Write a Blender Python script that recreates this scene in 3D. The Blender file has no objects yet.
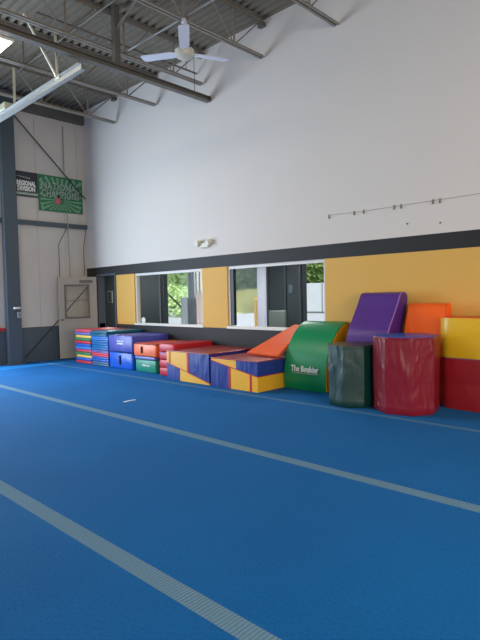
import bpy, bmesh, math, random
from mathutils import Vector, Matrix
random.seed(7)
C = bpy.context.scene.collection
PI = math.pi
YW, X0, ZC = 7.25, -12.65, 6.40       # long wall, end wall, underside of the roof deck

# ------------------------------------------------------------------ materials
def lin(c):
    return tuple(((v/255)/12.92 if v/255 <= .04045 else ((v/255+.055)/1.055)**2.4) for v in c) + (1,)
MC = {}
def mat(name, rgb, rough=.6, metal=0., bump=0., bscale=8., dist=0., var=0., vscale=3., spec=.5, emit=None, estr=0., stretch=(1,1,1)):
    if name in MC: return MC[name]
    m = bpy.data.materials.new(name); m.use_nodes = True
    nt = m.node_tree; b = nt.nodes['Principled BSDF']
    b.inputs['Base Color'].default_value = lin(rgb)
    b.inputs['Roughness'].default_value = rough
    b.inputs['Metallic'].default_value = metal
    b.inputs['Specular IOR Level'].default_value = spec
    tc = nt.nodes.new('ShaderNodeTexCoord'); mp = nt.nodes.new('ShaderNodeMapping')
    mp.inputs['Scale'].default_value = stretch
    nt.links.new(tc.outputs['Object'], mp.inputs['Vector'])
    if var > 0:
        n = nt.nodes.new('ShaderNodeTexNoise'); n.inputs['Scale'].default_value = vscale; n.inputs['Detail'].default_value = 5
        nt.links.new(mp.outputs[0], n.inputs['Vector'])
        mx = nt.nodes.new('ShaderNodeMix'); mx.data_type = 'RGBA'
        c = lin(rgb)
        mx.inputs['A'].default_value = tuple(v*(1-var) for v in c[:3])+(1,)
        mx.inputs['B'].default_value = tuple(min(1, v*(1+var)) for v in c[:3])+(1,)
        nt.links.new(n.outputs['Fac'], mx.inputs['Factor']); nt.links.new(mx.outputs['Result'], b.inputs['Base Color'])
    if bump > 0:
        n = nt.nodes.new('ShaderNodeTexNoise'); n.inputs['Scale'].default_value = bscale
        n.inputs['Detail'].default_value = 3; n.inputs['Distortion'].default_value = dist
        nt.links.new(mp.outputs[0], n.inputs['Vector'])
        bp = nt.nodes.new('ShaderNodeBump'); bp.inputs['Strength'].default_value = bump; bp.inputs['Distance'].default_value = .03
        nt.links.new(n.outputs['Fac'], bp.inputs['Height']); nt.links.new(bp.outputs[0], b.inputs['Normal'])
    if emit:
        b.inputs['Emission Color'].default_value = lin(emit); b.inputs['Emission Strength'].default_value = estr
    MC[name] = m
    return m
def vinyl(name, rgb, wr=.45, rough=.36, sc=4.5):
    new = 'vinyl_'+name not in MC
    m = mat('vinyl_'+name, rgb, rough, bump=wr*.55, bscale=sc*.8, dist=.6, var=.05, stretch=(1,1,.6))
    if new:                                   # thin creases on top of the soft billows
        nt = m.node_tree; N = nt.nodes; L = nt.links; b = N['Principled BSDF']
        tc = N.new('ShaderNodeTexCoord'); mp = N.new('ShaderNodeMapping'); mp.inputs['Rotation'].default_value = (.5, .35, .4); mp.inputs['Scale'].default_value = (1, 1, .45)
        n = N.new('ShaderNodeTexNoise'); n.noise_type = 'RIDGED_MULTIFRACTAL' if hasattr(n, 'noise_type') else 'FBM'
        n.inputs['Scale'].default_value = sc*1.5; n.inputs['Detail'].default_value = 3; n.inputs['Distortion'].default_value = .4
        L.new(tc.outputs['Object'], mp.inputs['Vector']); L.new(mp.outputs[0], n.inputs['Vector'])
        bp = N.new('ShaderNodeBump'); bp.inputs['Strength'].default_value = min(1, wr*.7); bp.inputs['Distance'].default_value = .022
        L.new(n.outputs['Fac'], bp.inputs['Height']); old = b.inputs['Normal'].links[0].from_socket
        L.new(old, bp.inputs['Normal']); L.new(bp.outputs[0], b.inputs['Normal'])
    return m

V = {
 'red': vinyl('red', (205,52,66)), 'pink': vinyl('pink', (214,76,96)), 'yellow': vinyl('yellow', (232,196,96)),
 'green': vinyl('green', (60,128,84)), 'blue': vinyl('blue', (44,96,190)), 'sky': vinyl('sky', (62,128,206)),
 'lavender': vinyl('lavender', (104,110,178)), 'teal': vinyl('teal', (22,104,132)), 'tealblue': vinyl('tealblue', (24,106,168)),
 'greyteal': vinyl('greyteal', (72,108,140)), 'indigo': vinyl('indigo', (66,74,168), .6), 'bright': vinyl('bright', (26,92,204), .9, .3),
 'orange': vinyl('orange', (236,112,56)), 'seagreen': vinyl('seagreen', (16,136,110), .8), 'crimson': vinyl('crimson', (196,40,54), .4),
 'maroon': vinyl('maroon', (158,38,42), .12, .3, 2.), 'gold': vinyl('gold', (238,180,44), .45, .4), 'royal': vinyl('royal', (36,58,140), .7, .34),
 'strap': vinyl('strap', (196,30,34), .1), 'boulder': vinyl('boulder', (8,138,84), .1, .36, 1.5), 'sun': vinyl('sun', (246,176,16), .1),
 'purple': vinyl('purple', (84,44,132), .15, .4, 2.), 'vivid': vinyl('vivid', (250,100,18), .15, .4, 2.), 'darkgreen': vinyl('darkgreen', (10,56,50), 1.1, .4, 5.),
 'burgundy': vinyl('burgundy', (132,24,40), 1.2, .32, 5.), 'octblue': vinyl('octblue', (24,88,180), .1), 'brown': vinyl('brown', (52,40,32), .1),
 'lemon': vinyl('lemon', (226,180,32), .5, .36, 4.), 'barrelred': vinyl('barrelred', (150,30,36), .5, .36, 4.), 'ramp': vinyl('ramp', (240,98,44), .12, .42, 2.),
 'piping': vinyl('piping', (150,110,190), .05), 'black': mat('black_webbing', (18,18,20), .8), 'coral': vinyl('coral', (222,84,42), .1)}
M_white = mat('white_print', (225,230,225), .6)
M_steel = mat('painted_steel_grey', (136,129,118), .55, .2, var=.12, vscale=6)
M_steeldark = mat('painted_steel_dark', (104,100,92), .55, .2, var=.1)
M_galv = mat('galvanised_steel', (158,160,158), .5, .35, var=.08, vscale=12)
M_hang = mat('galvanised_strut', (205,205,180), .5, .3)
M_col = mat('slate_painted_steel', (74,86,94), .5, .1, var=.06)
M_frame = mat('white_window_frame', (222,220,214), .45)
M_fan = mat('white_fan_enamel', (214,218,228), .4)
M_fanb = mat('cream_fan_motor', (200,198,180), .4)
M_wire = mat('dark_cable', (52,52,50), .7)
M_door = mat('grey_beige_door_paint', (160,156,144), .5, var=.05)
M_concr = mat('pale_pavement', (160,163,170), .9, var=.06, vscale=1.5)
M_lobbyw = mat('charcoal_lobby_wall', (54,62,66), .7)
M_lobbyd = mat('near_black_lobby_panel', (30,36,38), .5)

def glass_mat():
    m = bpy.data.materials.new('window_glass'); m.use_nodes = True
    nt = m.node_tree; nt.nodes.clear()
    o = nt.nodes.new('ShaderNodeOutputMaterial'); mx = nt.nodes.new('ShaderNodeMixShader')
    t = nt.nodes.new('ShaderNodeBsdfTransparent'); g = nt.nodes.new('ShaderNodeBsdfGlossy'); f = nt.nodes.new('ShaderNodeLayerWeight'); f.inputs[0].default_value = .18; pw = nt.nodes.new('ShaderNodeMath'); pw.operation = 'MULTIPLY_ADD'; pw.inputs[1].default_value = .02; pw.inputs[2].default_value = .004
    t.inputs[0].default_value = (.93,.95,.95,1); g.inputs['Roughness'].default_value = .02
    nt.links.new(f.outputs['Facing'], pw.inputs[0]); nt.links.new(pw.outputs[0], mx.inputs[0]); nt.links.new(t.outputs[0], mx.inputs[1]); nt.links.new(g.outputs[0], mx.inputs[2])
    nt.links.new(mx.outputs[0], o.inputs[0]); return m
M_glass = glass_mat()

# ------------------------------------------------------------------ mesh helpers
def BM(): return bmesh.new()
def box(bm, x0, x1, y0, y1, z0, z1, bev=0., seg=2, sub=0):
    r = bmesh.ops.create_cube(bm, size=1)
    vs = r['verts']
    for v in vs:
        v.co = Vector(((x0+x1)/2+v.co.x*(x1-x0), (y0+y1)/2+v.co.y*(y1-y0), (z0+z1)/2+v.co.z*(z1-z0)))
    if bev > 0:
        es = list({e for v in vs for e in v.link_edges})
        bmesh.ops.bevel(bm, geom=es, offset=bev, segments=seg, profile=.5, affect='EDGES')
    return bm
def prism(bm, pts, lo, hi, axis='Y', bev=0.):
    """closed polygon pts (a,b) extruded along axis; for Y pts=(x,z), X pts=(y,z), Z pts=(x,y)"""
    def P(a, b, t):
        return {'Y': (a, t, b), 'X': (t, a, b), 'Z': (a, b, t)}[axis]
    A = [bm.verts.new(P(a, b, lo)) for a, b in pts]; B = [bm.verts.new(P(a, b, hi)) for a, b in pts]
    n = len(pts); fs = [bm.faces.new(A), bm.faces.new(list(reversed(B)))]
    for i in range(n): fs.append(bm.faces.new((A[i], B[i], B[(i+1) % n], A[(i+1) % n])))
    bmesh.ops.recalc_face_normals(bm, faces=fs)
    if bev > 0:
        es = list({e for f in fs for e in f.edges})
        bmesh.ops.bevel(bm, geom=es, offset=bev, segments=2, profile=.5, affect='EDGES')
    return bm
def tube(bm, a, b, r, n=8, r2=None):
    a = Vector(a); b = Vector(b); d = b-a; L = d.length
    q = d.to_track_quat('Z', 'Y').to_matrix().to_4x4()
    bmesh.ops.create_cone(bm, cap_ends=True, segments=n, radius1=r, radius2=r if r2 is None else r2, depth=L,
                          matrix=Matrix.Translation((a+b)/2) @ q)
    return bm
def bar(bm, a, b, w, h):
    """rectangular bar from a to b"""
    a = Vector(a); b = Vector(b); d = b-a
    q = d.to_track_quat('Z', 'Y').to_matrix().to_4x4()
    r = bmesh.ops.create_cube(bm, size=1)
    M = Matrix.Translation((a+b)/2) @ q @ Matrix.Diagonal((w, h, d.length, 1))
    bmesh.ops.transform(bm, matrix=M, verts=r['verts']); return bm
def path(bm, pts, r, n=6):
    for i in range(len(pts)-1): tube(bm, pts[i], pts[i+1], r, n)
    return bm
def obj(name, bm, m, parent=None, smooth=False, label=None):
    me = bpy.data.meshes.new(name); bm.normal_update(); bm.to_mesh(me); bm.free()
    me.materials.append(m)
    o = bpy.data.objects.new(name, me); C.objects.link(o)
    if parent is not None:
        o.parent = parent
        w = wloc(parent)
        me.transform(Matrix.Translation(-w))     # shapes are written in room coordinates, stored relative to the thing
    if smooth:
        for p in me.polygons: p.use_smooth = True
        try: me.set_sharp_from_angle(angle=math.radians(38))
        except Exception: pass
    if label: o['label'] = label
    return o
def wloc(o):
    v = Vector((0, 0, 0))
    while o is not None: v += o.location; o = o.parent
    return v
def thing(name, label, cat, loc=(0, 0, 0), group=None):
    o = bpy.data.objects.new(name, None); C.objects.link(o); o.location = loc
    o.empty_display_size = .1
    o['label'] = label; o['category'] = cat
    if group: o['group'] = group
    return o
def tag(o, label, cat, group=None, kind=None):
    o['label'] = label; o['category'] = cat
    if group: o['group'] = group
    if kind: o['kind'] = kind
    return o
def struct(name, bm, m, parent=None):
    o = obj(name, bm, m, parent)
    if parent is None: o['kind'] = 'structure'
    return o
def rebase(o, loc):
    """give a single-mesh thing its origin at its own base"""
    o.data.transform(Matrix.Translation(-Vector(loc))); o.location = loc; return o
def text(name, s, size, m, parent, M, bold=0., extr=.003, sx=1., align='CENTER', shear=0.):
    c = bpy.data.curves.new(name+'_tmp', 'FONT'); c.body = s; c.size = size; c.extrude = extr; c.offset = bold
    c.align_x = align; c.align_y = 'CENTER'; c.shear = shear; c.resolution_u = 2
    t = bpy.data.objects.new(name+'_tmp', c); C.objects.link(t)
    dg = bpy.context.evaluated_depsgraph_get(); dg.update()
    me = bpy.data.meshes.new_from_object(t.evaluated_get(dg))
    bpy.data.objects.remove(t); bpy.data.curves.remove(c)
    me.transform(M @ Matrix.Diagonal((sx, 1, 1, 1)))
    if parent is not None: me.transform(Matrix.Translation(-wloc(parent)))
    me.materials.clear(); me.materials.append(m); me.name = name
    o = bpy.data.objects.new(name, me); C.objects.link(o); o.parent = parent
    return o
def frame_M(origin, xdir, ydir):
    x = Vector(xdir).normalized(); y = Vector(ydir).normalized(); z = x.cross(y)
    M = Matrix((x, y, z)).transposed().to_4x4(); M.translation = origin; return M

# ------------------------------------------------------------------ floor
def floor_mat():
    m = bpy.data.materials.new('blue_sprung_floor_carpet'); m.use_nodes = True
    nt = m.node_tree; N = nt.nodes; L = nt.links; b = N['Principled BSDF']
    b.inputs['Roughness'].default_value = .9; b.inputs['Specular IOR Level'].default_value = .12
    b.inputs['Sheen Weight'].default_value = .12; b.inputs['Sheen Roughness'].default_value = .4
    b.inputs['Sheen Tint'].default_value = (.15, .5, 1, 1)
    g = N.new('ShaderNodeNewGeometry'); s = N.new('ShaderNodeSeparateXYZ'); L.new(g.outputs['Position'], s.inputs[0])
    def math_(op, a, b_=None):
        n = N.new('ShaderNodeMath'); n.operation = op
        for i, v in enumerate((a, b_)):
            if v is None: continue
            if isinstance(v, (int, float)): n.inputs[i].default_value = v
            else: L.new(v, n.inputs[i])
        return n.outputs[0]
    def line(y, hw):
        return math_('LESS_THAN', math_('ABSOLUTE', math_('SUBTRACT', s.outputs['Y'], y)), hw)
    lines = math_('MAXIMUM', line(3.686, .062), line(1.644, .062))
    far = math_('MULTIPLY', line(5.777, .05), .55)
    lim = math_('GREATER_THAN', s.outputs['X'], -12.42)
    fac = math_('MULTIPLY', math_('MULTIPLY', math_('MAXIMUM', lines, far), lim), .8)
    n1 = N.new('ShaderNodeTexNoise'); n1.inputs['Scale'].default_value = 55; n1.inputs['Detail'].default_value = 6; L.new(g.outputs['Position'], n1.inputs['Vector'])
    n2 = N.new('ShaderNodeTexNoise'); n2.inputs['Scale'].default_value = .9; n2.inputs['Detail'].default_value = 3; L.new(g.outputs['Position'], n2.inputs['Vector'])
    r = N.new('ShaderNodeMix'); r.data_type = 'RGBA'; r.inputs['A'].default_value = lin((2,66,126)); r.inputs['B'].default_value = lin((18,116,192))
    mixf = math_('ADD', math_('MULTIPLY', n1.outputs['Fac'], .65), math_('MULTIPLY', n2.outputs['Fac'], .35))
    L.new(mixf, r.inputs['Factor'])
    wv = N.new('ShaderNodeTexWave'); wv.inputs['Scale'].default_value = 14; wv.inputs['Distortion'].default_value = 2.5; L.new(g.outputs['Position'], wv.inputs['Vector'])
    lc = N.new('ShaderNodeMix'); lc.data_type = 'RGBA'; lc.inputs['A'].default_value = lin((96,130,150)); lc.inputs['B'].default_value = lin((128,158,170))
    L.new(wv.outputs['Fac'], lc.inputs['Factor'])
    o = N.new('ShaderNodeMix'); o.data_type = 'RGBA'; L.new(fac, o.inputs['Factor']); L.new(r.outputs['Result'], o.inputs['A']); L.new(lc.outputs['Result'], o.inputs['B'])
    L.new(o.outputs['Result'], b.inputs['Base Color'])
    bp = N.new('ShaderNodeBump'); bp.inputs['Strength'].default_value = .6; bp.inputs['Distance'].default_value = .012
    L.new(n1.outputs['Fac'], bp.inputs['Height']); L.new(bp.outputs[0], b.inputs['Normal'])
    return m
struct('floor', box(BM(), X0, 5.2, -6.5, YW, -.1, 0), floor_mat())

# ------------------------------------------------------------------ long wall (openings: doorway, two windows)
M_plaster = mat('off_white_plaster', (214,209,202), .85, bump=.08, bscale=20, var=.025, vscale=.7)
M_yellow = mat('mustard_wall_paint', (218,172,84), .7, bump=.05, bscale=25, var=.03)
M_char = mat('charcoal_wall_paint', (32,32,32), .65, var=.05)
M_end = mat('grey_beige_panel_wall', (196,193,186), .8, bump=.06, bscale=3, var=.07, vscale=1.3)
M_deck = mat('ribbed_roof_deck_paint', (116,108,93), .6, .1, var=.08, vscale=2)
D0, D1, DT = -12.10, -11.32, 2.09
W1a, W1b, W2a, W2b, SILL, HEAD = -10.50, -8.09, -7.36, -5.05, .90, 2.08
TH = .16
bm = BM(); box(bm, X0-.2, 5.4, YW, YW+TH, 2.32, ZC+.1); struct('wall_back', bm, M_plaster)
bm = BM(); box(bm, X0-.2, 5.4, YW-.004, YW+TH, 2.09, 2.32); struct('trim_1', bm, M_char)
bm = BM()
for a, b in ((D1, W1a), (W1b, W2a), (W2b, 5.4)): box(bm, a, b, YW, YW+TH, SILL-.02, 2.09)
box(bm, X0-.2, D0-.06, YW, YW+TH, SILL-.02, 2.09)
struct('wall_back_yellow', bm, M_yellow)
bm = BM(); box(bm, X0-.2, D0, YW, YW+TH, 0, SILL-.02); box(bm, D1, 5.4, YW, YW+TH, 0, SILL-.02)
struct('trim_2', bm, M_char)
# faint vertical joints of the upper wall: thin taped seams
# windows
def window(i, a, b, mulls):
    bm = BM(); fw = .045
    box(bm, a, b, YW+.03, YW+.12, HEAD-fw, HEAD+.01); box(bm, a, a+fw, YW+.03, YW+.12, SILL, HEAD-fw); box(bm, b-fw, b, YW+.03, YW+.12, SILL, HEAD-fw)
    f = struct('window_%d' % i, bm, M_frame)
    s = obj('window_sill', box(BM(), a-.02, b+.02, YW-.02, YW+.13, SILL-.03, SILL+.022, .006), M_frame, f)
    p = obj('glass_pane', box(BM(), a+fw, b-fw, YW+.07, YW+.078, SILL+.035, HEAD-fw), M_glass, f)
    for mx, w in mulls:
        obj('mullion', box(BM(), mx-w/2, mx+w/2, YW+.04, YW+.11, SILL+.035, HEAD-fw), M_lobbyd, f)
    return f
window(1, W1a, W1b, [(-9.58, .05)])
window(2, W2a, W2b, [(W2a+.09, .09)])
# doorway frame
bm = BM(); fw = .06
box(bm, D0-fw, D0, YW-.02, YW+TH+.02, 0, DT); box(bm, D1-.01, D1+.05, YW-.02, YW+TH+.02, 0, DT); box(bm, D0-fw, D1+.05, YW-.02, YW+TH+.02, DT, DT+.05)
dfr = struct('door_1', bm, M_col)
# open door leaf, swung back beside the end wall
hinge = Vector((-12.12, YW-.05, 0)); free = Vector((-12.52, 6.34, 0)); dv = (free-hinge).normalized(); W = (free-hinge).length
nv = Vector((-dv.y, dv.x, 0))
if nv.x < 0: nv = -nv
leaf = thing('open_door', 'grey-beige door with a glazed upper half standing open against the end wall corner', 'door', hinge)
def dbox(a0, a1, z0, z1, t0=-.022, t1=.022, bev=.002):
    bm = BM(); r = box(bm, a0, a1, t0, t1, z0, z1, bev)
    M = Matrix((( dv.x, nv.x, 0, hinge.x), (dv.y, nv.y, 0, hinge.y), (0, 0, 1, 0), (0, 0, 0, 1)))
    bmesh.ops.transform(bm, matrix=M, verts=bm.verts); bmesh.ops.recalc_face_normals(bm, faces=bm.faces); return bm
bm = BM()
parts = [(.0, .20, .02, 2.08), (W-.17, W, .02, 2.08), (.20, W-.17, .02, 1.05), (.20, W-.17, 1.86, 2.08)]
bl = BM()
for a0, a1, z0, z1 in parts:
    t = dbox(a0, a1, z0, z1, bev=0); me = bpy.data.meshes.new('t'); t.to_mesh(me); bl.from_mesh(me); t.free(); bpy.data.meshes.remove(me)
obj('door_panel', bl, M_door, leaf)
bl = BM()
for a0, a1, z0, z1 in ((.18, .22, 1.03, 1.88), (W-.19, W-.15, 1.03, 1.88), (.18, W-.15, 1.02, 1.06), (.18, W-.15, 1.85, 1.89), (.2, W-.17, 1.48, 1.495)):
    t = dbox(a0, a1, z0, z1, -.03, .03, 0); me = bpy.data.meshes.new('t'); t.to_mesh(me); bl.from_mesh(me); t.free(); bpy.data.meshes.remove(me)
obj('glazing_bead', bl, M_steeldark, leaf)
obj('glass_pane', dbox(.2, W-.17, 1.05, 1.86, -.004, .004, 0), M_glass, leaf)
obj('door_closer', dbox(.10, .42, 1.93, 2.00, .022, .075, .01), M_steeldark, leaf)
h = obj('door_handle', dbox(W-.12, W-.05, .98, 1.02, .022, .08, .008), M_steeldark, leaf)

# ------------------------------------------------------------------ end wall with open bay doorway (Y .35..4.2) and its wainscot
BY0, BY1, BZ = .35, 4.20, 4.60
bm = BM()
box(bm, X0-.2, X0, BY1, YW+.2, 0, ZC+.1); box(bm, X0-.2, X0, -6.5, BY0, 0, ZC+.1); box(bm, X0-.2, X0, BY0, BY1, BZ, ZC+.1)
for y in (5.95, 6.67, 7.05): box(bm, X0, X0+.012, y-.012, y+.012, .86, 5.95)
struct('wall_left', bm, M_end)
bm = BM(); box(bm, X0, X0+.03, BY1+.05, YW-.001, 0, .85); struct('baseboard_left', bm, M_col)
bm = BM(); box(bm, X0, X0+.05, BY1+.05, 5.08, .80, .87); struct('trim_3', bm, V['crimson'])
bm = BM(); box(bm, X0, X0+.1, BY1+.05, YW-.002, 3.34, 3.45, .004); struct('trim_4', bm, M_col)
bm = BM(); box(bm, X0, X0+.12, -6.4, YW-.002, 6.05, ZC-.02); struct('trim_5', bm, M_steeldark)
# column (wide-flange)
col = thing('steel_column', 'dark slate steel column standing against the end wall left of the banners', 'column', (X0+.2, 5.25, 0))
bm = BM()
box(bm, X0+.10, X0+.26, 5.03, 5.055, .0, ZC-.02); box(bm, X0+.10, X0+.26, 5.315, 5.34, .0, ZC-.02); box(bm, X0+.10, X0+.12, 5.055, 5.315, 0, ZC-.02)
box(bm, X0+.245, X0+.26, 5.055, 5.315, 0, ZC-.02)
obj('column_shaft', bm, M_col, col)
obj('base_plate', box(BM(), X0+.06, X0+.31, 4.98, 5.39, 0, .03, .004), M_col, col)
swt = thing('switch_box', 'small pale electrical switch box on the edge of the steel column', 'switch', (X0+.28, 5.28, 1.1))
obj('box_cover', box(BM(), X0+.261, X0+.31, 5.23, 5.33, 1.10, 1.24, .006), M_galv, swt)
obj('switch_toggle', box(BM(), X0+.31, X0+.325, 5.27, 5.29, 1.15, 1.19), M_steeldark, swt)
sens = tag(rebase(obj('door_sensor', box(BM(), X0+.261, X0+.36, 5.15, 5.29, 1.31, 1.36, .01), M_frame), (X0+.3, 5.22, 1.31)), 'small white sensor fixed to the steel column above the switch box', 'sensor')
# brace rods
def rod(name, pts, r, m, label, cat):
    o = obj(name, path(BM(), pts, r), m); rebase(o, pts[-1]); return tag(o, label, cat)
rod('brace_rod', [(X0+.16, 5.38, 5.88), (X0+.13, 7.2, 4.12)], .016, M_wire, 'dark diagonal brace rod running down across the green banner to the corner', 'brace')
rod('brace_rod', [(X0+.045, 7.22, 1.83), (X0+.045, 5.50, .12)], .013, M_wire, 'lower dark diagonal brace rod running behind the open door to the column foot', 'brace')
cd = obj('conduit', path(BM(), [(X0+.035, 6.68, 5.9), (X0+.035, 6.68, 4.75)], .014), M_galv)
path_b = obj('conduit_tmp', path(BM(), [(X0+.115, 6.68, 3.72), (X0+.12, 6.70, 2.0)], .012), M_galv)
tag(rebase(cd, (X0+.035, 6.68, 4.75)), 'thin grey conduit coming down the end wall above the green banner', 'conduit')
path_b.name = 'conduit'; tag(rebase(path_b, (X0+.12, 6.7, 2.0)), 'thin grey conduit hanging below the green banner down to the open door', 'conduit')
rod('hanging_cable', [(X0+.09, 6.66, 3.33), (X0+.09, 6.43, 2.9), (X0+.09, 6.43, 1.0)], .008, M_wire, 'thin dark cable bent away from the girt and dropping to the door edge', 'cable')
rod('hanging_cable', [(X0+.06, 7.22, 3.33), (X0+.06, 7.14, 2.85), (X0+.06, 7.14, 2.15)], .008, M_wire, 'thin dark cable in the wall corner above the open door', 'cable')

# banners
M_ban = mat('green_banner_vinyl', (44,112,74), .6, var=.12, vscale=9)
M_bank = mat('black_banner_vinyl', (44,46,54), .6)
M_ray = mat('banner_pale_green', (112,160,126), .6)
M_txt = mat('banner_grey_print', (150,172,158), .6)
M_txtd = mat('banner_dark_print', (34,70,52), .6)
M_redb = mat('banner_red_print', (206,84,92), .6)
bx_ = X0+.025
gb = thing('wall_banner', 'green championship banner with pale rays hung high on the end wall', 'banner', (bx_, 6.57, 3.74))
obj('banner_sheet', box(BM(), bx_, bx_+.008, 5.98, 7.17, 3.73, 4.62), M_ban, gb)
cy, cz = 6.55, 4.02
bm = BM()
for k in range(26):
    a = 2*PI*k/26; da = .055
    pts = []
    for aa, r in ((a-da*.3, .1), (a-da, 1.5), (a+da, 1.5), (a+da*.3, .1)):
        y = cy+math.cos(aa)*r; z = cz+math.sin(aa)*r
        pts.append([y, z])
    # clip the ray to the sheet by shortening it
    def lim(r0):
        r = r0
        while r > .12 and not (6.0 < cy+math.cos(a)*r < 7.15 and 3.75 < cz+math.sin(a)*r < 4.60): r -= .01
        return r
    R = lim(1.3)-.02
    q = [(cy+math.cos(a-.05)*.1, cz+math.sin(a-.05)*.1), (cy+math.cos(a-da)*R, cz+math.sin(a-da)*R), (cy+math.cos(a+da)*R, cz+math.sin(a+da)*R), (cy+math.cos(a+.05)*.1, cz+math.sin(a+.05)*.1)]
    q = [(min(7.16, max(5.99, y)), min(4.61, max(3.74, z))) for y, z in q]
    vs = [bm.verts.new((bx_+.0095, y, z)) for y, z in q]; bm.faces.new(vs)
obj('ray_print', bm, M_ray, gb)
def bT(y, z, dx): return frame_M((bx_+.011+dx, y, z), (0, 1, 0), (0, 0, 1))
for s, z, sz, sxx in (('NATIONAL', 4.345, .25, .82), ('CHAMPIONS', 4.155, .25, .72)):
    text('lettering', s, sz, M_txtd, gb, bT(6.585, z-.008, 0), .012, .001, sxx)
    text('lettering', s, sz, M_txt, gb, bT(6.57, z, .003), .003, .001, sxx)
bm = BM(); 
bmesh.ops.create_circle(bm, cap_ends=True, segments=16, radius=.075, matrix=Matrix.Translation((bx_+.014, 6.48, 4.0)) @ Matrix.Rotation(PI/2, 4, 'Y'))
obj('emblem', bm, M_redb, gb)
for y, z in ((6.06, 4.5), (6.06, 4.36), (6.07, 3.83), (6.22, 3.85), (7.03, 3.92), (7.05, 3.8), (7.08, 4.48), (6.95, 4.5)):
    bm = BM(); bmesh.ops.create_circle(bm, cap_ends=True, segments=12, radius=.035, matrix=Matrix.Translation((bx_+.011, y, z)) @ Matrix.Rotation(PI/2, 4, 'Y'))
    obj('dot_print', bm, M_ray, gb)
kb = thing('wall_banner', 'black and white banner beside the steel column, left of the green banner', 'banner', (bx_, 5.7, 4.02))
obj('banner_sheet', box(BM(), bx_, bx_+.008, 5.30, 5.965, 4.02, 4.62), M_bank, kb)
obj('white_band', box(BM(), bx_+.008, bx_+.0095, 5.30, 5.965, 4.06, 4.12), M_txt, kb)
text('lettering', 'REGIONAL', .155, M_white, kb, bT(5.68, 4.335, 0), .008, .001, .62)
text('lettering', 'DIVISION', .155, M_white, kb, bT(5.68, 4.205, 0), .008, .001, .68)
bm = BM()
yy = 5.46
for k in range(9):
    w = random.uniform(.02, .045); h = random.uniform(.012, .04)
    box(bm, bx_+.008, bx_+.0095, yy, yy+w, 4.50-k*.004-h/2, 4.50-k*.004+h/2); yy += w+.008
obj('script_print', bm, M_txt, kb)

# ------------------------------------------------------------------ other walls (behind the camera)
bm = BM(); box(bm, X0-.2, 5.4, -6.7, -6.5, 0, ZC+.1); struct('wall_front', bm, M_plaster)
bm = BM(); box(bm, 5.2, 5.4, -6.5, YW, 0, ZC+.1); struct('wall_right', bm, M_plaster)

# ------------------------------------------------------------------ ribbed deck
bm = BM(); prof = []; y = -6.6; p = .152
while y < YW+.02:
    prof += [(y, ZC), (y+.06, ZC), (y+.08, ZC+.045), (y+.132, ZC+.045)]; y += p
prof = [(a, b) for a, b in prof]
A = [bm.verts.new((X0-.2, a, b)) for a, b in prof]; B = [bm.verts.new((5.4, a, b)) for a, b in prof]
for i in range(len(prof)-1): bm.faces.new((A[i], A[i+1], B[i+1], B[i]))
box(bm, X0-.2, 5.4, -6.7, YW+TH, ZC+.1, ZC+.2)
struct('ceiling', bm, M_deck)

# ------------------------------------------------------------------ open-web roof joists
YS = [7.17, 5.95, 4.85, 3.75, 2.65, 1.55, .45, -.65, -1.75, -2.85, -3.95, -5.05, -6.2]      # top nodes
YB = [6.50, 5.40, 4.30, 3.20, 2.10, 1.00, -.10, -1.20, -2.30, -3.40, -4.50, -5.60]        # bottom nodes
ZB, ZT = 5.735, 6.36
def joist(x, label):
    t = thing('roof_joist', label, 'joist', (x, YW, ZB), 'open-web roof joists')
    bm = BM()
    for s in (-1, 1): box(bm, x+s*.012, x+s*.055, -6.45, YW-.03, ZB-.006, ZB+.004); box(bm, x+s*.012, x+s*.018, -6.45, YW-.03, ZB, ZB+.045)
    obj('lower_chord', bm, M_steel, t)
    bm = BM()
    for s in (-1, 1): box(bm, x+s*.012, x+s*.07, -6.45, YW-.0, ZT+.03, ZT+.038); box(bm, x+s*.012, x+s*.018, -6.45, YW-.06, ZT-.02, ZT+.035)
    obj('upper_chord', bm, M_steel, t)
    for i, yb in enumerate(YB):
        obj('web_member', tube(BM(), (x, yb, ZB), (x, YS[i], ZT), .011, 6), M_steel, t)
        obj('web_member', tube(BM(), (x, yb, ZB), (x, YS[i+1], ZT), .011, 6), M_steel, t)
        if i < 7: obj('web_member', box(BM(), x-.01, x+.01, yb-.014, yb+.014, ZB, ZT), M_steel, t)
    obj('bearing_seat', box(BM(), x-.06, x+.06, YW-.09, YW-.002, ZT-.1, ZT-.02), M_steeldark, t)
    return t
names = {-12.3: 'grey steel roof joist closest to the end wall', -11.06: 'grey open-web roof joist, second out from the end wall, nearest the corner',
 -9.47: 'grey open-web roof joist meeting the wall just left of the heavy dark beam', -7.92: 'grey open-web roof joist right above the heavy dark beam',
 -6.30: 'grey open-web roof joist that the ceiling fan hangs from', -4.74: 'grey open-web roof joist at top centre, right of the ceiling fan',
 -3.16: 'grey open-web roof joist above the right of the room'}
for x in (-11.06, -9.47, -7.92, -6.30, -4.74, -3.16): joist(x, names[x])
# bridging rods across the joists
def bridge(y, z, x0, x1, r, m, label, name='bridging_rod'):
    o = obj(name, tube(BM(), (x0, y, z), (x1, y, z), r, 6), m); rebase(o, (x0, y, z)); tag(o, label, 'bridging', 'bridging rods between joists')
bridge(5.40, ZB+.055, -8.0, -3.1, .014, M_galv, 'pale bridging rod crossing the joists just above the ceiling fan')
bridge(2.9, ZB+.05, X0+.12, -3.1, .014, M_steel, 'grey bridging rod crossing the joists near the glowing light panel')
bridge(4.9, ZT-.06, X0+.12, -3.1, .018, M_steeldark, 'dark bridging rod just under the roof deck')
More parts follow.
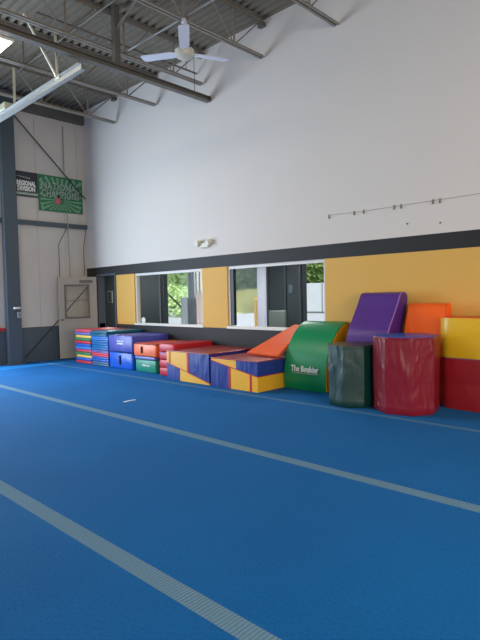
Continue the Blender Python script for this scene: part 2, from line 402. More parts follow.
# heavy beam hung below the deck
xb = -7.74
hb = thing('hung_beam', 'heavy dark steel beam hung below the joists and ending at the wall left of centre', 'beam', (xb, YW, 5.33))
bm = BM(); box(bm, xb-.06, xb+.06, -6.4, YW-.02, 5.345, 5.36); box(bm, xb-.06, xb+.06, -6.4, YW-.02, 5.425, 5.44); box(bm, xb-.012, xb+.012, -6.4, YW-.02, 5.36, 5.425)
box(bm, xb-.06, xb+.06, YW-.035, YW-.02, 5.345, 5.44)
obj('beam_flange', bm, M_steeldark, hb)
for y in (5.12, 1.6, -2.): obj('hanger_post', box(BM(), xb-.05, xb+.05, y-.05, y+.05, 5.44, ZC-.01), M_steeldark, hb)
obj('hanger_wire', tube(BM(), (xb, 6.86, 5.44), (xb, 6.86, ZC), .006, 6), M_wire, hb)
obj('side_brace', tube(BM(), (xb, 5.12, 6.02), (xb+.9, 5.12, ZC-.02), .022, 8), M_steel, hb)
# dark pipe
pp = thing('roof_pipe', 'thin dark pipe running to the wall above the heavy beam', 'pipe', (-8.08, YW, 5.98))
obj('pipe_run', tube(BM(), (-8.08, 3.9, 6.0), (-8.08, YW-.02, 6.0), .018, 8), M_steeldark, pp)
for y in (4.4, 6.95): obj('pipe_hanger', tube(BM(), (-8.08, y, 6.0), (-8.08, y, ZC), .008, 6), M_steeldark, pp)

# ceiling fan
fx, fy, fz = -6.22, 5.33, 5.2
fan = thing('ceiling_fan', 'white three-bladed ceiling fan hanging from the joist', 'fan', (fx, fy, fz))
obj('downrod', tube(BM(), (fx, fy, fz+.06), (fx, fy, ZB-.05), .016, 10), M_fan, fan)
obj('canopy', tube(BM(), (fx, fy, ZB-.08), (fx, fy, ZB-.02), .045, 16, .03), M_fan, fan, True)
bm = BM(); tube(bm, (fx, fy, fz-.05), (fx, fy, fz+.04), .13, 24, .15); tube(bm, (fx, fy, fz+.04), (fx, fy, fz+.09), .15, 24, .06); tube(bm, (fx, fy, fz-.085), (fx, fy, fz-.05), .07, 24, .13)
obj('motor_housing', bm, M_fanb, fan, True)
for a in (203, 75, -41):
    a = math.radians(a); bm = BM()
    pts = [(.13, -.045), (.22, -.075), (.71, -.08), (.74, -.055), (.74, .055), (.71, .08), (.22, .075), (.13, .045)]
    prism(bm, pts, -.006, .006, 'Z')
    M = Matrix.Translation((fx, fy, fz)) @ Matrix.Rotation(a, 4, 'Z') @ Matrix.Rotation(math.radians(-4), 4, 'Y') @ Matrix.Rotation(math.radians(9), 4, 'X')
    bmesh.ops.transform(bm, matrix=M, verts=bm.verts)
    obj('fan_blade', bm, M_fan, fan)

# overhead bay door track with strut hangers
tz, ty = 5.05, 4.27
tr = thing('door_track', 'galvanised overhead track on strut hangers at upper left', 'track', (X0+.1, ty, tz))
bm = BM()
for pz in (tz, ): 
    box(bm, X0+.125, -7.35, ty-.04, ty-.034, tz-.045, tz+.045); box(bm, X0+.125, -7.35, ty-.034, ty+.045, tz+.039, tz+.045); box(bm, X0+.125, -7.35, ty-.034, ty+.045, tz-.045, tz-.039)
    box(bm, X0+.125, -7.35, ty+.04, ty+.045, tz-.045, tz-.015); box(bm, X0+.125, -7.35, ty-.09, ty-.04, tz+.03, tz+.036)
obj('track_channel', bm, M_galv, tr)
obj('strut_hanger', bar(BM(), (-8.08, ty-.05, tz+.04), (-8.10, ty-.05, ZB+.02), .03, .03), M_hang, tr)
obj('strut_hanger', bar(BM(), (-8.08, ty-.06, tz+.04), (-8.12, 3.72, 5.93), .03, .03), M_hang, tr)
obj('strut_hanger', bar(BM(), (-9.72, ty-.05, tz+.04), (-9.70, ty-.05, 5.75), .045, .012), M_hang, tr)
obj('hanger_bracket', box(BM(), -8.16, -8.0, ty-.07, ty-.03, tz+.01, tz+.07, .004), M_hang, tr)
obj('operator_bracket', box(BM(), -10.35, -10.05, ty-.10, ty+.06, tz+.05, tz+.18, .01), M_hang, tr)
# high-bay light panels
M_led = mat('lit_lamp_diffuser', (255,244,214), .5, emit=(255,236,190), estr=9.)
def highbay(x, y, z, label, rot=0.):
    t = thing('high_bay_light', label, 'lamp', (x, y, z), 'high bay lights')
    obj('lamp_housing', box(BM(), x-.26, x+.26, y-.6, y+.6, z+.02, z+.09, .01), M_frame, t)
    obj('lamp_diffuser', box(BM(), x-.23, x+.23, y-.57, y+.57, z, z+.02), M_led, t)
    for dy in (-.5, .5): obj('suspension_wire', tube(BM(), (x, y+dy, z+.09), (x, y+dy, ZC-.01), .005, 6), M_wire, t)
    return t
highbay(-8.12, 2.84, 5.3, 'glowing high bay light panel at the upper left edge of the picture')

# ------------------------------------------------------------------ items on the long wall
em = thing('emergency_light', 'cream twin-head emergency light on the wall above the first window', 'emergency light', (-7.95, YW, 2.5))
obj('battery_box', box(BM(), -8.1, -7.84, YW-.06, YW-.003, 2.50, 2.60, .012), mat('cream_plastic', (214,210,190), .5), em)
for x in (-8.12, -7.80):
    lb = obj('lamp_head', tube(BM(), (x, YW-.02, 2.61), (x+.01, YW-.11, 2.585), .055, 16, .062), mat('cream_plastic', (214,210,190), .5), em, True)
    obj('lamp_lens', tube(BM(), (x+.01, YW-.11, 2.585), (x+.01, YW-.118, 2.583), .045, 16), mat('grey_lens', (150,150,140), .2), lb)
wire = obj('hanging_line', path(BM(), [(-4.97, YW-.012, 2.79), (-4.3, YW-.012, 2.775), (-2.0, YW-.012, 2.79)], .0025, 5), M_steel)
tag(rebase(wire, (-5.47, YW-.012, 2.8)), 'thin grey line strung along the white wall above the charcoal band', 'line')
hk = ['leftmost', 'second from the left', 'third from the left', 'fourth from the left', 'fifth from the left', 'sixth from the left', 'seventh from the left']
xs = [-4.95, -4.48, -4.31, -3.80, -3.69, -3.21, -3.11]
for i, x in enumerate(xs):
    t = thing('wall_hook', 'small dark hook on the strung wall line, %s' % hk[i], 'hook', (x, YW, 2.74), 'hooks on the strung wall line')
    obj('hook_plate', box(BM(), x-.012, x+.012, YW-.01, YW-.002, 2.735, 2.80), M_steel, t)
    obj('hook_pin', tube(BM(), (x, YW-.01, 2.75), (x+.006, YW-.035, 2.742), .006, 6), M_steeldark, t)
for x, z, s in ((-3.60, 2.50, 'left'), (-3.11, 2.46, 'right')):
    o = obj('wall_anchor', tube(BM(), (x, YW-.012, z), (x+.008, YW-.001, z+.006), .012, 8), M_steeldark)
    tag(rebase(o, (x, YW-.006, z)), 'tiny dark anchor on the white wall below the hooks, %s of the two' % s, 'anchor', 'wall anchors')

# ------------------------------------------------------------------ mat stacks
def panel_mat(x0, x1, y0, y1, z0, cols, ph, label, group, jx=.0, m2=None):
    t = thing('folded_mat', label, 'gym mat', ((x0+x1)/2, (y0+y1)/2, z0), group)
    for k, c in enumerate(cols):
        d = random.uniform(-jx, jx)
        obj('mat_panel', box(BM(), x0+d, x1+d, y0+d, y1, z0+k*ph+.001, z0+(k+1)*ph-.001, min(ph*.32, .022), 3), V[c], t, True)
    # fold hinge at the back
    return t
ph = .0665
A = [('red','blue','bottom mat of the multicoloured stack by the doorway, red under blue'),
     ('yellow','green','second mat up in the multicoloured stack, yellow under green'),
     ('pink','sky','third mat up in the multicoloured stack, pink under light blue'),
     ('blue','red','fourth mat up in the multicoloured stack, blue under red'),
     ('green','yellow','fifth mat up in the multicoloured stack, green under yellow'),
     ('lavender','pink','top mat of the multicoloured stack by the doorway, lavender under pink')]
for i, (a, b, l) in enumerate(A):
    panel_mat(-11.58, -10.87, 6.26, 7.18, i*2*ph+.002, (a, b), ph, 'folded panel '+l, 'multicoloured folded mats', .012)
z = .002
B = [('greyteal', .095, 'grey-teal folded mat at the bottom of the teal-topped stack'), ('blue', .105, 'blue folded mat directly under the pink-red one in the teal-topped stack'),
     ('pink', .085, 'pink-red folded mat low in the teal-topped stack'), ('lavender', .06, 'thin lavender-blue mat resting on the pink-red mat'),
     ('tealblue', .105, 'teal-blue folded mat, lower of the three teal-blue ones in the stack'), ('tealblue', .105, 'teal-blue folded mat, middle of the three teal-blue ones in the stack'),
     ('sky', .09, 'lighter blue folded mat below the two dark teal mats'), ('teal', .05, 'thin dark teal mat second from the top of its stack'), ('teal', .05, 'thin dark teal mat on top of its stack')]
for i, (c, h, l) in enumerate(B):
    panel_mat(-10.82, -10.13, 6.25 - (.03 if i > 6 else 0), 7.19, z, (c, c), h/2, l, 'teal-topped folded mats', .006); z += h + (.004 if i < 7 else .012)

def foam_block(x0, x1, y0, y1, z0, z1, m, label, bev=.022, rot=0., name='foam_block'):
    t = thing(name, label, 'gym block', ((x0+x1)/2, (y0+y1)/2, z0))
    obj('block_body', box(BM(), x0, x1, y0, y1, z0, z1, bev, 3), V[m], t, True)
    return t
def print_lines(t, x0, x1, y, z0, rows, m=M_white):
    bm = BM()
    for r in range(rows):
        x = x0+random.uniform(0, .03)
        while x < x1:
            w = random.uniform(.02, .05); h = random.uniform(.022, .035)
            box(bm, x, min(x+w, x1), y-.004, y+.004, z0-r*.055, z0-r*.055+h); x += w+.012
    obj('white_print', bm, m, t)
c1 = foam_block(-10.06, -9.20, 6.24, 7.18, .002, .355, 'bright', 'bright blue wrinkled foam block under the indigo block', .03)
obj('carry_handle', box(BM(), -9.66, -9.62, 6.215, 6.25, .10, .29, .006), V['black'], c1)
c2 = foam_block(-10.06, -9.17, 6.23, 7.19, .372, .72, 'indigo', 'indigo blue foam block with two short lines of white print')
obj('black_strip', box(BM(), -10.04, -9.19, 6.25, 7.17, .358, .374), V['black'], c2)  # black strip standing in for the dark gap between the two blocks
print_lines(c2, -9.74, -9.50, 6.229, .585, 2)
d1 = foam_block(-9.09, -8.40, 6.25, 7.16, .002, .255, 'seagreen', 'sea-green foam block with white print at the bottom of the orange-topped stack')
print_lines(d1, -8.86, -8.62, 6.249, .13, 1)
d2 = panel_mat(-9.10, -8.42, 6.24, 7.17, .257, ('lavender',), .07, 'thin lavender-blue mat between the sea-green and orange blocks', None)
d3 = foam_block(-9.12, -8.36, 6.23, 7.18, .330, .575, 'orange', 'orange foam block with a black handle on top of the sea-green one')
obj('carry_handle', box(BM(), -8.84, -8.81, 6.205, 6.24, .39, .53, .006), V['black'], d3)
obj('black_strip', box(BM(), -9.11, -8.37, 6.235, 7.175, .573, .582, .002), V['black'], d3)
obj('top_panel', box(BM(), -9.09, -8.39, 6.26, 7.15, .580, .588, .002), V['coral'], d3)
e = thing('folded_mat', 'tall narrow red folded mat between the orange block and the incline mats', 'gym mat', (-7.99, 6.7, 0))
for z0, z1 in ((.002, .155), (.158, .31), (.313, .465), (.468, .62)):
    obj('mat_panel', box(BM(), -8.22, -7.76, 6.20, 7.20, z0, z1, .02, 3), V['crimson'], e, True)
print_lines(e, -8.2, -8.03, 6.199, .43, 1, V['piping'])

# ------------------------------------------------------------------ folding incline mats (two wedges each)
def incline(x0, x1, y0, y1, h, zl, zr, low, up, straps_low, straps_up, label):
    t = thing('incline_mat', label, 'incline mat', ((x0+x1)/2, (y0+y1)/2, 0), 'folding incline mats')
    f = lambda x: zl+(zr-zl)*(x-x0)/(x1-x0)
    g = .006
    for a, b, c in low:
        obj('wedge_section', prism(BM(), [(a, .002), (b, .002), (b, max(.01, f(b)-g)), (a, f(a)-g)], y0, y1, 'Y', .004), V[c], t)
    for a, b, c in up:
        obj('wedge_section', prism(BM(), [(a, f(a)+g), (b, f(b)+g), (b, h), (a, max(h, f(a)+g+.002))], y0, y1, 'Y', .0), V[c], t)
    for a, b in straps_low: obj('strap', prism(BM(), [(a, .004), (b, .004), (b, f(b)-g), (a, f(a)-g)], y0-.006, y0+.01, 'Y'), V['strap'], t)
    for a, b in straps_up: obj('strap', prism(BM(), [(a, f(a)+g), (b, f(b)+g), (b, h), (a, h)], y0-.006, y0+.01, 'Y'), V['strap'], t)
    obj('piping', prism(BM(), [(x0, f(x0)-g), (x1, f(x1)-g), (x1, f(x1)+g), (x0, f(x0)+g)], y0-.005, y1, 'Y'), V['strap'], t)
    obj('top_panel', box(BM(), x0, x1, y0-.004, y1, h, h+.016, .006), V['maroon'], t)
    return t
incline(-7.70, -6.555, 5.98, 7.20, .52, .32, .035, [(-7.70, -7.33, 'royal'), (-7.33, -6.555, 'gold')], [(-7.70, -7.11, 'gold'), (-7.11, -6.555, 'royal')], [], [(-7.63, -7.59), (-7.13, -7.08)],
        'folded incline mat with yellow and blue sections and a maroon top, left of the pair')
incline(-6.50, -5.435, 5.97, 7.20, .47, .445, .245, [(-6.50, -6.05, 'royal'), (-6.05, -5.435, 'gold')], [(-6.48, -5.90, 'gold'), (-5.90, -5.435, 'royal')], [(-6.07, -6.03), (-5.60, -5.565)], [],
        'folded incline mat beside the green curved shape, right of the pair')

# orange panel leaning up to the wall
rp = thing('leaning_mat', 'orange folding mat leaning on the wall behind the right incline mat', 'gym mat', (-5.8, 6.8, .49))
def slab(bl, br, tr_, tl, th, split0, split1, m):
    bm = BM()
    def P(u, v):
        a = Vector(bl).lerp(Vector(br), u); b = Vector(tl).lerp(Vector(tr_), u); return a.lerp(b, v)
    n = (Vector(br)-Vector(bl)).cross(Vector(tl)-Vector(bl)).normalized()
    q = [P(0, split0), P(1, split0), P(1, split1), P(0, split1)]
    lo = [bm.verts.new(v-n*th) for v in q]; hi = [bm.verts.new(v) for v in q]
    bm.faces.new(hi); bm.faces.new(list(reversed(lo)))
    for i in range(4): bm.faces.new((lo[i], lo[(i+1) % 4], hi[(i+1) % 4], hi[i]))
    bmesh.ops.recalc_face_normals(bm, faces=bm.faces)
    bmesh.ops.bevel(bm, geom=list(bm.edges), offset=.006, segments=2, profile=.5, affect='EDGES'); return bm
bl, br, tr_, tl = (-6.22, 6.56, .535), (-5.43, 6.46, .535), (-5.43, 7.17, .99), (-5.66, 7.19, .995)
obj('mat_panel', slab(bl, br, tr_, tl, .045, 0, .33, None), V['ramp'], rp)
obj('mat_panel', slab(bl, br, tr_, tl, .045, .34, 1, None), V['ramp'], rp)

# ------------------------------------------------------------------ green curved shape with white lettering
bd = thing('curved_foam_block', 'green quarter-round foam block with white lettering and a yellow side', 'gym shape', (-4.97, 6.9, 0))
def curve(pts, n=6):
    out = []
    P = [Vector(p) for p in pts]; P = [P[0]*2-P[1]]+P+[P[-1]*2-P[-2]]
    for i in range(1, len(P)-2):
        for k in range(n):
            t = k/n; a, b, c, d = P[i-1], P[i], P[i+1], P[i+2]
            out.append(tuple(.5*((2*b)+(-a+c)*t+(2*a-5*b+4*c-d)*t*t+(-a+3*b-3*c+d)*t**3)))
    out.append(tuple(P[-2])); return out
prof = curve([(6.59, .004), (6.57, .14), (6.585, .32), (6.635, .54), (6.735, .73), (6.86, .88), (7.00, .99), (7.12, 1.045), (7.215, 1.06)])
poly = prof+[(7.22, .004)]
obj('foam_body', prism(BM(), poly, -5.405, -4.60, 'X', 0), V['boulder'], bd, True)
poly2 = [(y+(.012 if y < 7.2 else -.01), max(.012, z-.012)) for y, z in poly]
obj('side_panel', prism(BM(), poly2, -4.6005, -4.585, 'X', 0), V['sun'], bd, label='yellow side panel')
tilt = Vector((0, .10, 1)).normalized()
text('lettering', 'The Boulder', .135, M_white, bd, frame_M((-4.995, 6.578, .335), (1, 0, 0), tilt), .0035, .006, .78)
bm = BM(); x = -5.23; rnd = random.Random(3)
while x < -4.74:
    w = rnd.uniform(.012, .03); box(bm, x, x+w, 6.562, 6.569, .262, .262+rnd.uniform(.018, .026)); x += w+.008
obj('fine_print', bm, M_txt, bd)

# ------------------------------------------------------------------ purple and orange curved slabs against the wall
pu = thing('curved_wedge', 'tall purple curved foam wedge standing against the yellow wall', 'gym shape', (-3.98, 7.0, 0))
fr = curve([(6.62, .004), (6.60, .45), (6.58, .80), (6.62, .95), (6.74, 1.12), (6.88, 1.31), (6.955, 1.43), (7.0, 1.49), (7.08, 1.515)])
bk = curve([(7.08, 1.515), (7.17, 1.49), (7.205, 1.41), (7.17, 1.30), (7.10, 1.12), (7.02, .94), (7.0, .6), (7.0, .004)])
obj('foam_body', prism(BM(), fr+bk[1:], -4.225, -3.58, 'X', 0), V['purple'], pu, True)
bm = BM(); path(bm, [(-3.58, y, z) for y, z in fr], .009, 6)
obj('piping', bm, V['piping'], pu)
og = thing('curved_wedge', 'orange curved foam wedge between the purple one and the yellow barrel', 'gym shape', (-3.2, 7.1, 0))
fr = curve([(6.90, .004), (6.89, .5), (6.885, .9), (6.94, 1.1), (7.0, 1.26), (7.03, 1.32), (7.08, 1.35)])
bk = curve([(7.08, 1.35), (7.17, 1.34), (7.2, 1.28), (7.21, 1.0), (7.21, .004)])
obj('foam_body', prism(BM(), fr+bk[1:], -3.475, -2.94, 'X', 0), V['vivid'], og, True)
bm = BM(); path(bm, [(-2.94, y, z) for y, z in fr[8:]], .008, 6)
obj('piping', bm, V['coral'], og)

# ------------------------------------------------------------------ octagonal tumblers
def octagon(cx, cy, R, H, va, body, top, label, puff=.012):
    t = thing('octagon_block', label, 'gym block', (cx, cy, 0), 'octagonal foam blocks')
    toc = math.atan2(-cy, -cx)
    rings = [(.004, .965), (.03, .995), (.10, 1.0), (.13, .985), (.30, 1.0), (.6, 1.01), (.85, 1.0), (H-.05, 1.0), (H-.018, .995), (H-.002, .965)]
    bm = BM(); rows = []
    rnd = random.Random(int(R*1000))
    for z, s in rings:
        if z > H-.002: z = H-.002
        row = []
        for k in range(8):
            a0 = toc+math.radians(va)+k*PI/4; a1 = a0+PI/4
            p0 = Vector((math.cos(a0), math.sin(a0))); p1 = Vector((math.cos(a1), math.sin(a1)))
            for j in range(5):
                f = j/5; p = p0.lerp(p1, f)
                bulge = 1+.004*math.sin(PI*f)+rnd.uniform(-.004, .004)
                row.append(bm.verts.new((cx+p.x*R*s*bulge, cy+p.y*R*s*bulge, z)))
        rows.append(row)
    n = 40
    for i in range(len(rows)-1):
        for k in range(n): bm.faces.new((rows[i][k], rows[i][(k+1) % n], rows[i+1][(k+1) % n], rows[i+1][k]))
    bm.faces.new(rows[-1]); bm.faces.new(list(reversed(rows[0])))
    obj('block_body', bm, V[body], t, True)
    bm = BM(); pts = [(cx+math.cos(toc+math.radians(va)+k*PI/4)*R*.955, cy+math.sin(toc+math.radians(va)+k*PI/4)*R*.955) for k in range(8)]
    prism(bm, pts, H-.004, H+.006, 'Z'); obj('top_panel', bm, V[top], t)
    bm = BM(); cpts = [(cx+math.cos(toc+math.radians(va)+k*PI/4)*R*.992, cy+math.sin(toc+math.radians(va)+k*PI/4)*R*.992, H-.03) for k in range(9)]
    path(bm, cpts, .009, 6); obj('piping', bm, V[body], t)
    return t
octagon(-3.885, 6.20, .350, .815, 24.5, 'darkgreen', 'brown', 'dark green octagonal foam block with a dark brown top')
octagon(-3.145, 6.28, .408, .955, 8, 'burgundy', 'octblue', 'burgundy octagonal foam block with a blue top')

# ------------------------------------------------------------------ rounded blocks at the right edge
def dblock(z0, z1, body, top, label, s=0.):
    t = thing('rounded_block', label, 'gym block', (-2.3, 6.95, z0), 'rounded blocks stacked at the right')
    pts = []
    x0, x1, y0, y1, r = -2.932+s, -1.75-s, 6.67+s*.4, 7.2, .2
    def arc(cx, cy, a0, a1, rr):
        return [(cx+math.cos(math.radians(a0+(a1-a0)*k/7))*rr, cy+math.sin(math.radians(a0+(a1-a0)*k/7))*rr) for k in range(8)]
    pts += arc(x0+r, y0+r, 180, 262, r) + [(-2.3, y0-.02)] + arc(x1-r, y0+r, 278, 360, r) + arc(x1-.04, y1-.04, 0, 90, .04) + arc(x0+.04, y1-.04, 90, 180, .04)
    hm = z0+(z1-z0)*.5
    cc = Vector(((x0+x1)/2, (y0+y1)/2))
    bm = BM(); rows = []
    for z, k in ((z0, .985), (z0+.02, 1), (hm-.018, 1.002), (hm, .992), (hm+.018, 1.002), (z1-.02, 1), (z1, .985)):
        rows.append([bm.verts.new((cc.x+(px-cc.x)*k, min(cc.y+(py-cc.y)*k, 7.205), z)) for px, py in pts])
    n = len(pts)
    for i in range(len(rows)-1):
        for k in range(n): bm.faces.new((rows[i][k], rows[i][(k+1) % n], rows[i+1][(k+1) % n], rows[i+1][k]))
    bm.faces.new(rows[-1]); bm.faces.new(list(reversed(rows[0])))
    obj('block_body', bm, V[body], t, True)
    q = [(cc.x+(px-cc.x)*.965, min(cc.y+(py-cc.y)*.95, 7.19)) for px, py in pts]
    obj('top_panel', prism(BM(), q, z1-.002, z1+.006, 'Z'), V[top], t)
    return t
dblock(.002, .650, 'barrelred', 'lavender', 'dark red rounded foam block on the floor at the right edge')
dblock(.660, 1.165, 'lemon', 'coral', 'yellow rounded foam block with an orange top stacked on the dark red one', .004)

# scrap on the carpet
sc = obj('tape_scrap', prism(BM(), [(-6.515, 4.24), (-6.48, 4.25), (-6.50, 4.35), (-6.49, 4.45), (-6.525, 4.45), (-6.54, 4.34)], .0015, .006, 'Z'), mat('white_paper', (232,236,244), .7))
tag(rebase(sc, (-6.5, 4.35, .0015)), 'small scrap of white tape lying on the blue carpet', 'tape')

# ------------------------------------------------------------------ lobby behind the windows
LY = 10.0; LX0, LX1 = -18.2, -4.2
bm = BM(); box(bm, LX0, 5.4, YW+TH, LY+.15, -.1, 0); struct('floor_lobby', bm, mat('grey_lobby_floor', (112,112,112), .5))
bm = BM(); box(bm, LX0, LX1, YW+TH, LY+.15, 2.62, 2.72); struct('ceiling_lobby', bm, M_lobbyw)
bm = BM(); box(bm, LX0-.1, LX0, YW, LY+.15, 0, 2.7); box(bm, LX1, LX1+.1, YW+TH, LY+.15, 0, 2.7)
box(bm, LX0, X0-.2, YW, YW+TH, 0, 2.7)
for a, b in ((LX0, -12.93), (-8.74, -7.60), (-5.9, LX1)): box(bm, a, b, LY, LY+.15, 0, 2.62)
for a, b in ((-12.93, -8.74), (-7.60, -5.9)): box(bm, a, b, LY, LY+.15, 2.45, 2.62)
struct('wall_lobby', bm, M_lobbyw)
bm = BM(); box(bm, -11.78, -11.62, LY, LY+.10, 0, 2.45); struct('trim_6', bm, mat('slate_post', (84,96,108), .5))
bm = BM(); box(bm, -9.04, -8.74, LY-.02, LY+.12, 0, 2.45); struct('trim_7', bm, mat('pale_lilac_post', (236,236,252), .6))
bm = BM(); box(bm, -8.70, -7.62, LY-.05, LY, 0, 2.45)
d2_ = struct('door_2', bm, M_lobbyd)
bm = BM()
for a in (-8.66, -8.1, -7.66): box(bm, a, a+.04, LY-.08, LY-.05, 0, 2.4)
obj('door_frame', bm, M_lobbyw, d2_)
obj('door_sign', box(BM(), -7.98, -7.86, LY-.07, LY-.05, 1.55, 1.75), M_col, d2_)
SY = 13.0
pnl = thing('utility_screen', 'small pinkish-white sided screen wall with a slatted upper half outside the first window', 'screen wall', (-14.3, SY+.8, 0))
obj('screen_wall', box(BM(), -15.25, -13.75, SY, SY+.35, -.02, 2.9), mat('pinkish_white_siding', (206,186,176), .7, var=.05), pnl)
bm = BM()
for k in range(14): box(bm, -15.24, -13.76, SY-.012, SY, .10+k*.11, .118+k*.11)
obj('siding_groove', bm, mat('siding_joint', (160,128,120), .8), pnl)
obj('shutter_panel', box(BM(), -15.2, -13.8, SY-.03, SY, 1.66, 2.8), mat('grey_blind', (96,94,88), .7), pnl)
bm = BM()
for k in range(7): box(bm, -15.16+k*.2, -15.06+k*.2, SY-.05, SY-.03, 1.68, 2.78)
obj('shutter_slat', bm, M_frame, pnl)
ep = thing('wall_panel_box', 'small outlined panel box on the dark wall seen through the doorway', 'panel', (-15.9, LY, 1.35))
obj('box_rim', box(BM(), -16.08, -15.78, LY-.03, LY-.001, 1.36, 1.78), M_galv, ep)
obj('box_door', box(BM(), -16.05, -15.81, LY-.04, LY-.03, 1.39, 1.75), M_lobbyw, ep)
# grey cabinet and black cabinet seen against the light
cb = thing('lobby_cabinet', 'pale grey cabinet behind the first window against the daylight', 'cabinet', (-11.3, 9.53, 0))
obj('cabinet_body', box(BM(), -11.46, -11.15, 9.45, 9.62, 0, 1.50, .01), mat('pale_grey_laminate', (206,214,222), .5), cb)
obj('cabinet_door', box(BM(), -11.44, -11.17, 9.435, 9.45, .08, 1.46, .003), mat('pale_grey_laminate', (206,214,222), .5), cb)
cb = thing('lobby_cabinet', 'black cabinet right of the pale grey one behind the first window', 'cabinet', (-11.02, 9.47, 0))
obj('cabinet_body', box(BM(), -11.12, -10.91, 9.40, 9.55, 0, 1.49, .01), M_lobbyd, cb)
obj('cabinet_door', box(BM(), -11.10, -10.93, 9.385, 9.40, .08, 1.45, .003), M_lobbyd, cb)
dk = obj('round_sticker', tube(BM(), (-10.26, YW+.055, .985), (-10.26, YW+.069, .985), .07, 24), M_white)
tag(rebase(dk, (-10.26, YW+.06, .915)), 'round white sticker low in the left corner of the first window', 'sticker')
# chair
ch = thing('lobby_chair', 'dark grey chair standing in the lobby behind the second window', 'chair', (-7.75, 9.0, 0))
M_ch = mat('dark_grey_chair_fabric', (110,120,116), .8)
obj('seat', box(BM(), -8.0, -7.5, 8.75, 9.25, .44, .53, .02), M_ch, ch); obj('backrest', box(BM(), -8.0, -7.5, 9.2, 9.27, .72, 1.16, .02), M_ch, ch)
for x in (-7.97, -7.53):
    for y in (8.78, 9.22): obj('leg', tube(BM(), (x, y, 0), (x, y, .44), .014, 8), M_steeldark, ch)
    obj('back_post', tube(BM(), (x, 9.235, .44), (x, 9.235, .75), .014, 8), M_steeldark, ch)

# ------------------------------------------------------------------ outdoors
bm = BM(); box(bm, -120, 60, LY+.15, 120, -.3, -.02); 
box(bm, -120, X0-.2, -60, LY+.15, -.3, -.02)
struct('ground', bm, M_concr)
def leafmat(name, a, b, sc=3.):
    m = bpy.data.materials.new(name); m.use_nodes = True; nt = m.node_tree; bs = nt.nodes['Principled BSDF']; bs.inputs['Roughness'].default_value = .7
    tc = nt.nodes.new('ShaderNodeTexCoord'); n = nt.nodes.new('ShaderNodeTexNoise'); n.inputs['Scale'].default_value = sc; n.inputs['Detail'].default_value = 8; n.inputs['Roughness'].default_value = .75
    nt.links.new(tc.outputs['Object'], n.inputs['Vector'])
    mx = nt.nodes.new('ShaderNodeMix'); mx.data_type = 'RGBA'; mx.inputs['A'].default_value = lin(a); mx.inputs['B'].default_value = lin(b)
    nt.links.new(n.outputs['Fac'], mx.inputs['Factor']); nt.links.new(mx.outputs['Result'], bs.inputs['Base Color']); return m
M_leaf = leafmat('green_foliage', (60,92,40), (150,180,100)); M_leaf2 = leafmat('bright_foliage', (150,190,100), (226,244,186))  # second foliage is paler: overexposed daylight is put into its colour
M_hay = leafmat('dry_tall_grass', (96,132,58), (222,206,140), 2.2)
M_bark = mat('tree_bark', (90,76,60), .9)
def leaves(cx, cy, cz, rx, ry, rz, n, s, rnd):
    bm = BM()
    for _ in range(n):
        while True:
            p = Vector((rnd.uniform(-1, 1), rnd.uniform(-1, 1), rnd.uniform(-1, 1)))
            if p.length < 1: break
        p = p.normalized()*(p.length**.45)
        c = Vector((cx+p.x*rx, cy+p.y*ry, cz+p.z*rz))
        u = Vector((rnd.gauss(0, 1), rnd.gauss(0, 1), rnd.gauss(0, 1))).normalized(); w = u.orthogonal().normalized()
        u *= s*rnd.uniform(.6, 1.3); w *= s*rnd.uniform(.4, .8)
        bm.faces.new([bm.verts.new(c+a) for a in (u, w, -u, -w)])
    return bm
def tree(x, y, h, r, m, label, seed):
    rnd = random.Random(seed)
    t = thing('leafy_tree', label, 'tree', (x, y, 0), 'trees outside the windows')
    obj('trunk', tube(BM(), (x, y, -.02), (x, y, h*.6), .22, 10, .1), M_bark, t)
    obj('crown', leaves(x, y, h*.52, r, r, h*.48, 3600, .42, rnd), m, t)
tree(-50.5, 51, 13, 4.4, M_leaf, 'green tree seen at the left of the second window', 1)
tree(-40.5, 52, 13, 4.4, M_leaf, 'green tree seen left of the lilac post in the second window', 2)
tree(-32, 49, 13, 4.2, M_leaf, 'green tree behind the white fence in the second window', 3)
tree(-46.2, 37, 12, 5.0, M_leaf2, 'bright green tree seen high in the first window', 4)
tree(-61, 49, 15, 4.8, M_leaf2, 'bright green tree further back in the first window', 5)
# hedge, grass bank
o = obj('tall_grass', BM(), M_hay); bm = BM(); rnd = random.Random(9)
for _ in range(7000):
    x = rnd.uniform(-40.3, -32.2); yy = rnd.uniform(33.5, 42.5); s = (yy-33)/9.5; hh = rnd.uniform(.5, 1.1)
    dx = rnd.uniform(-.2, .2); w = rnd.uniform(.06, .14); zb = s*1.45-.02
    bm.faces.new([bm.verts.new(v) for v in ((x-w, yy, zb), (x+w, yy+.05, zb), (x+dx, yy, zb+hh))])
prism(bm, [(33, -.02), (43, 1.5), (44.5, -.02)], -40.5, -32, 'X')
bm.to_mesh(o.data); bm.free(); tag(o, 'bank of tall dry yellow-green grass outside the second window', 'grass', kind='stuff')
o = obj('shrub_border', leaves(-38, 27, .9, 9, 2.5, 1.9, 3800, .16, random.Random(12)), M_leaf2); tag(rebase(o, (-38, 27, 0)), 'sunlit low shrubs outside the first window', 'shrub', kind='stuff')
# white fence
fe = thing('white_fence', 'tall white panel fence across the pavement outside the second window', 'fence', (-24, 35.3, 0))
for k in range(10):
    x = -31.3+k*1.6
    obj('fence_panel', box(BM(), x+.05, x+1.55, 35.3, 35.36, .1, 2.45, .01), mat('white_fence_paint', (190,195,200), .7, var=.12, vscale=1.2), fe)
    obj('fence_post', box(BM(), x-.05, x+.05, 35.26, 35.40, -.02, 2.5, .01), M_galv, fe)
obj('fence_rail', box(BM(), -31.3, -15.3, 35.25, 35.30, .04, .12), M_steeldark, fe)
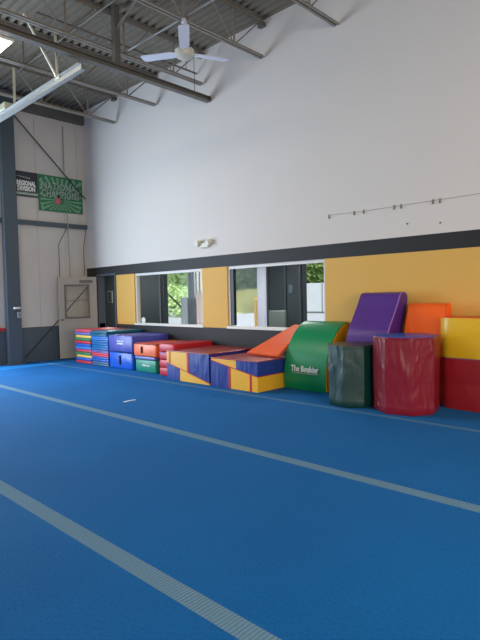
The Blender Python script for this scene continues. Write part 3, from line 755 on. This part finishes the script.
# kerb line
bo = thing('safety_bollard', 'yellow safety bollard on the pavement outside the second window', 'bollard', (-11.82, 13, 0))
bm = BM(); tube(bm, (-11.82, 13, -.02), (-11.82, 13, 1.36), .085, 20); bmesh.ops.create_uvsphere(bm, u_segments=16, v_segments=8, radius=.085, matrix=Matrix.Translation((-11.82, 13, 1.36)))
obj('bollard_post', bm, mat('bollard_paint', (196,150,56), .6), bo, True)
hr = thing('outdoor_handrail', 'dark sloping handrail outside the first window', 'handrail', (-13.6, 10.8, 0))
obj('rail', tube(BM(), (-14.05, 10.8, 1.82), (-12.7, 10.8, .95), .03, 8), M_steeldark, hr)
for x, z in ((-13.9, 1.72), (-12.8, .98)): obj('rail_post', tube(BM(), (x, 10.8, -.02), (x, 10.8, z), .018, 8), M_steeldark, hr)

# ------------------------------------------------------------------ lights
def area(name, loc, rot, sx, sy, power, col):
    l = bpy.data.lights.new(name, 'AREA'); l.shape = 'RECTANGLE'; l.size = sx; l.size_y = sy; l.energy = power; l.color = col
    o = bpy.data.objects.new(name, l); C.objects.link(o); o.location = loc; o.rotation_euler = rot; return o
area('bay_door_daylight', (X0+.03, (BY0+BY1)/2, BZ/2), (PI/2, 0, -PI/2), BY1-BY0, BZ, 590, (.70, .84, 1.))
area('high_bay_and_fill_lamp', (-8.12, 2.84, 5.28), (0, 0, 0), .46, 1.14, 60, (1., .9, .72))
area('high_bay_and_fill_lamp', (2.2, 1.5, 5.28), (0, 0, 0), .46, 1.14, 150, (1., .84, .66))  # unseen lamp without a fixture, added to warm the right of the wall
area('front_wall_fill', (1.5, -6.4, 1.7), (PI/2, 0, 0), 6., 2.8, 215, (1., .88, .74))  # no window in this wall: unseen fill added to brighten the long wall
area('side_wall_fill', (5.15, .5, 2.0), (PI/2, 0, PI/2), 7., 3., 450, (1., .87, .73))  # solid wall here too; warm fill added for end wall and right side
area('lobby_fill_lamp', (-14.2, 8.8, 2.58), (0, 0, 0), 2.4, .5, 80, (1., .98, .94))  # added lamp with no fitting, lifts the dark lobby and its cabinets
area('lobby_fill_lamp', (-7.6, 8.8, 2.58), (0, 0, 0), 1.2, .5, 55, (1., .98, .94))  # second added lobby fill, brightens the lilac post
sun = bpy.data.lights.new('sun', 'SUN'); sun.energy = 4.2; sun.angle = .02; sun.color = (1, .95, .86)
so = bpy.data.objects.new('sun', sun); C.objects.link(so); so.rotation_euler = Vector((.25, .55, -1)).to_track_quat('-Z', 'Y').to_euler()
w = bpy.data.worlds.new('world'); bpy.context.scene.world = w; w.use_nodes = True
bg = w.node_tree.nodes['Background']; bg.inputs[0].default_value = (.78, .88, 1, 1); bg.inputs[1].default_value = 1.1

# ------------------------------------------------------------------ camera
f, yaw, pitch, roll, h = 525.72, .770025, -.045024, -.021096, 1.5
cyw, syw = math.cos(yaw), math.sin(yaw)
F = Vector((-syw*math.cos(pitch), cyw*math.cos(pitch), math.sin(pitch))); R = Vector((cyw, syw, 0)); U = R.cross(F)
R2 = R*math.cos(roll)+U*math.sin(roll); U2 = R2.cross(F)
cam = bpy.data.cameras.new('camera'); cam.sensor_fit = 'VERTICAL'; cam.sensor_height = 24; cam.lens = f/640*24; cam.clip_end = 300
co = bpy.data.objects.new('camera', cam); C.objects.link(co)
M = Matrix((R2, U2, -F)).transposed().to_4x4(); M.translation = (0, 0, h); co.matrix_world = M
S = bpy.context.scene; S.camera = co
S.view_settings.view_transform = 'Standard'; S.view_settings.look = 'None'; S.view_settings.gamma = 1; S.view_settings.use_curve_mapping = False
S.view_settings.exposure = 0.1
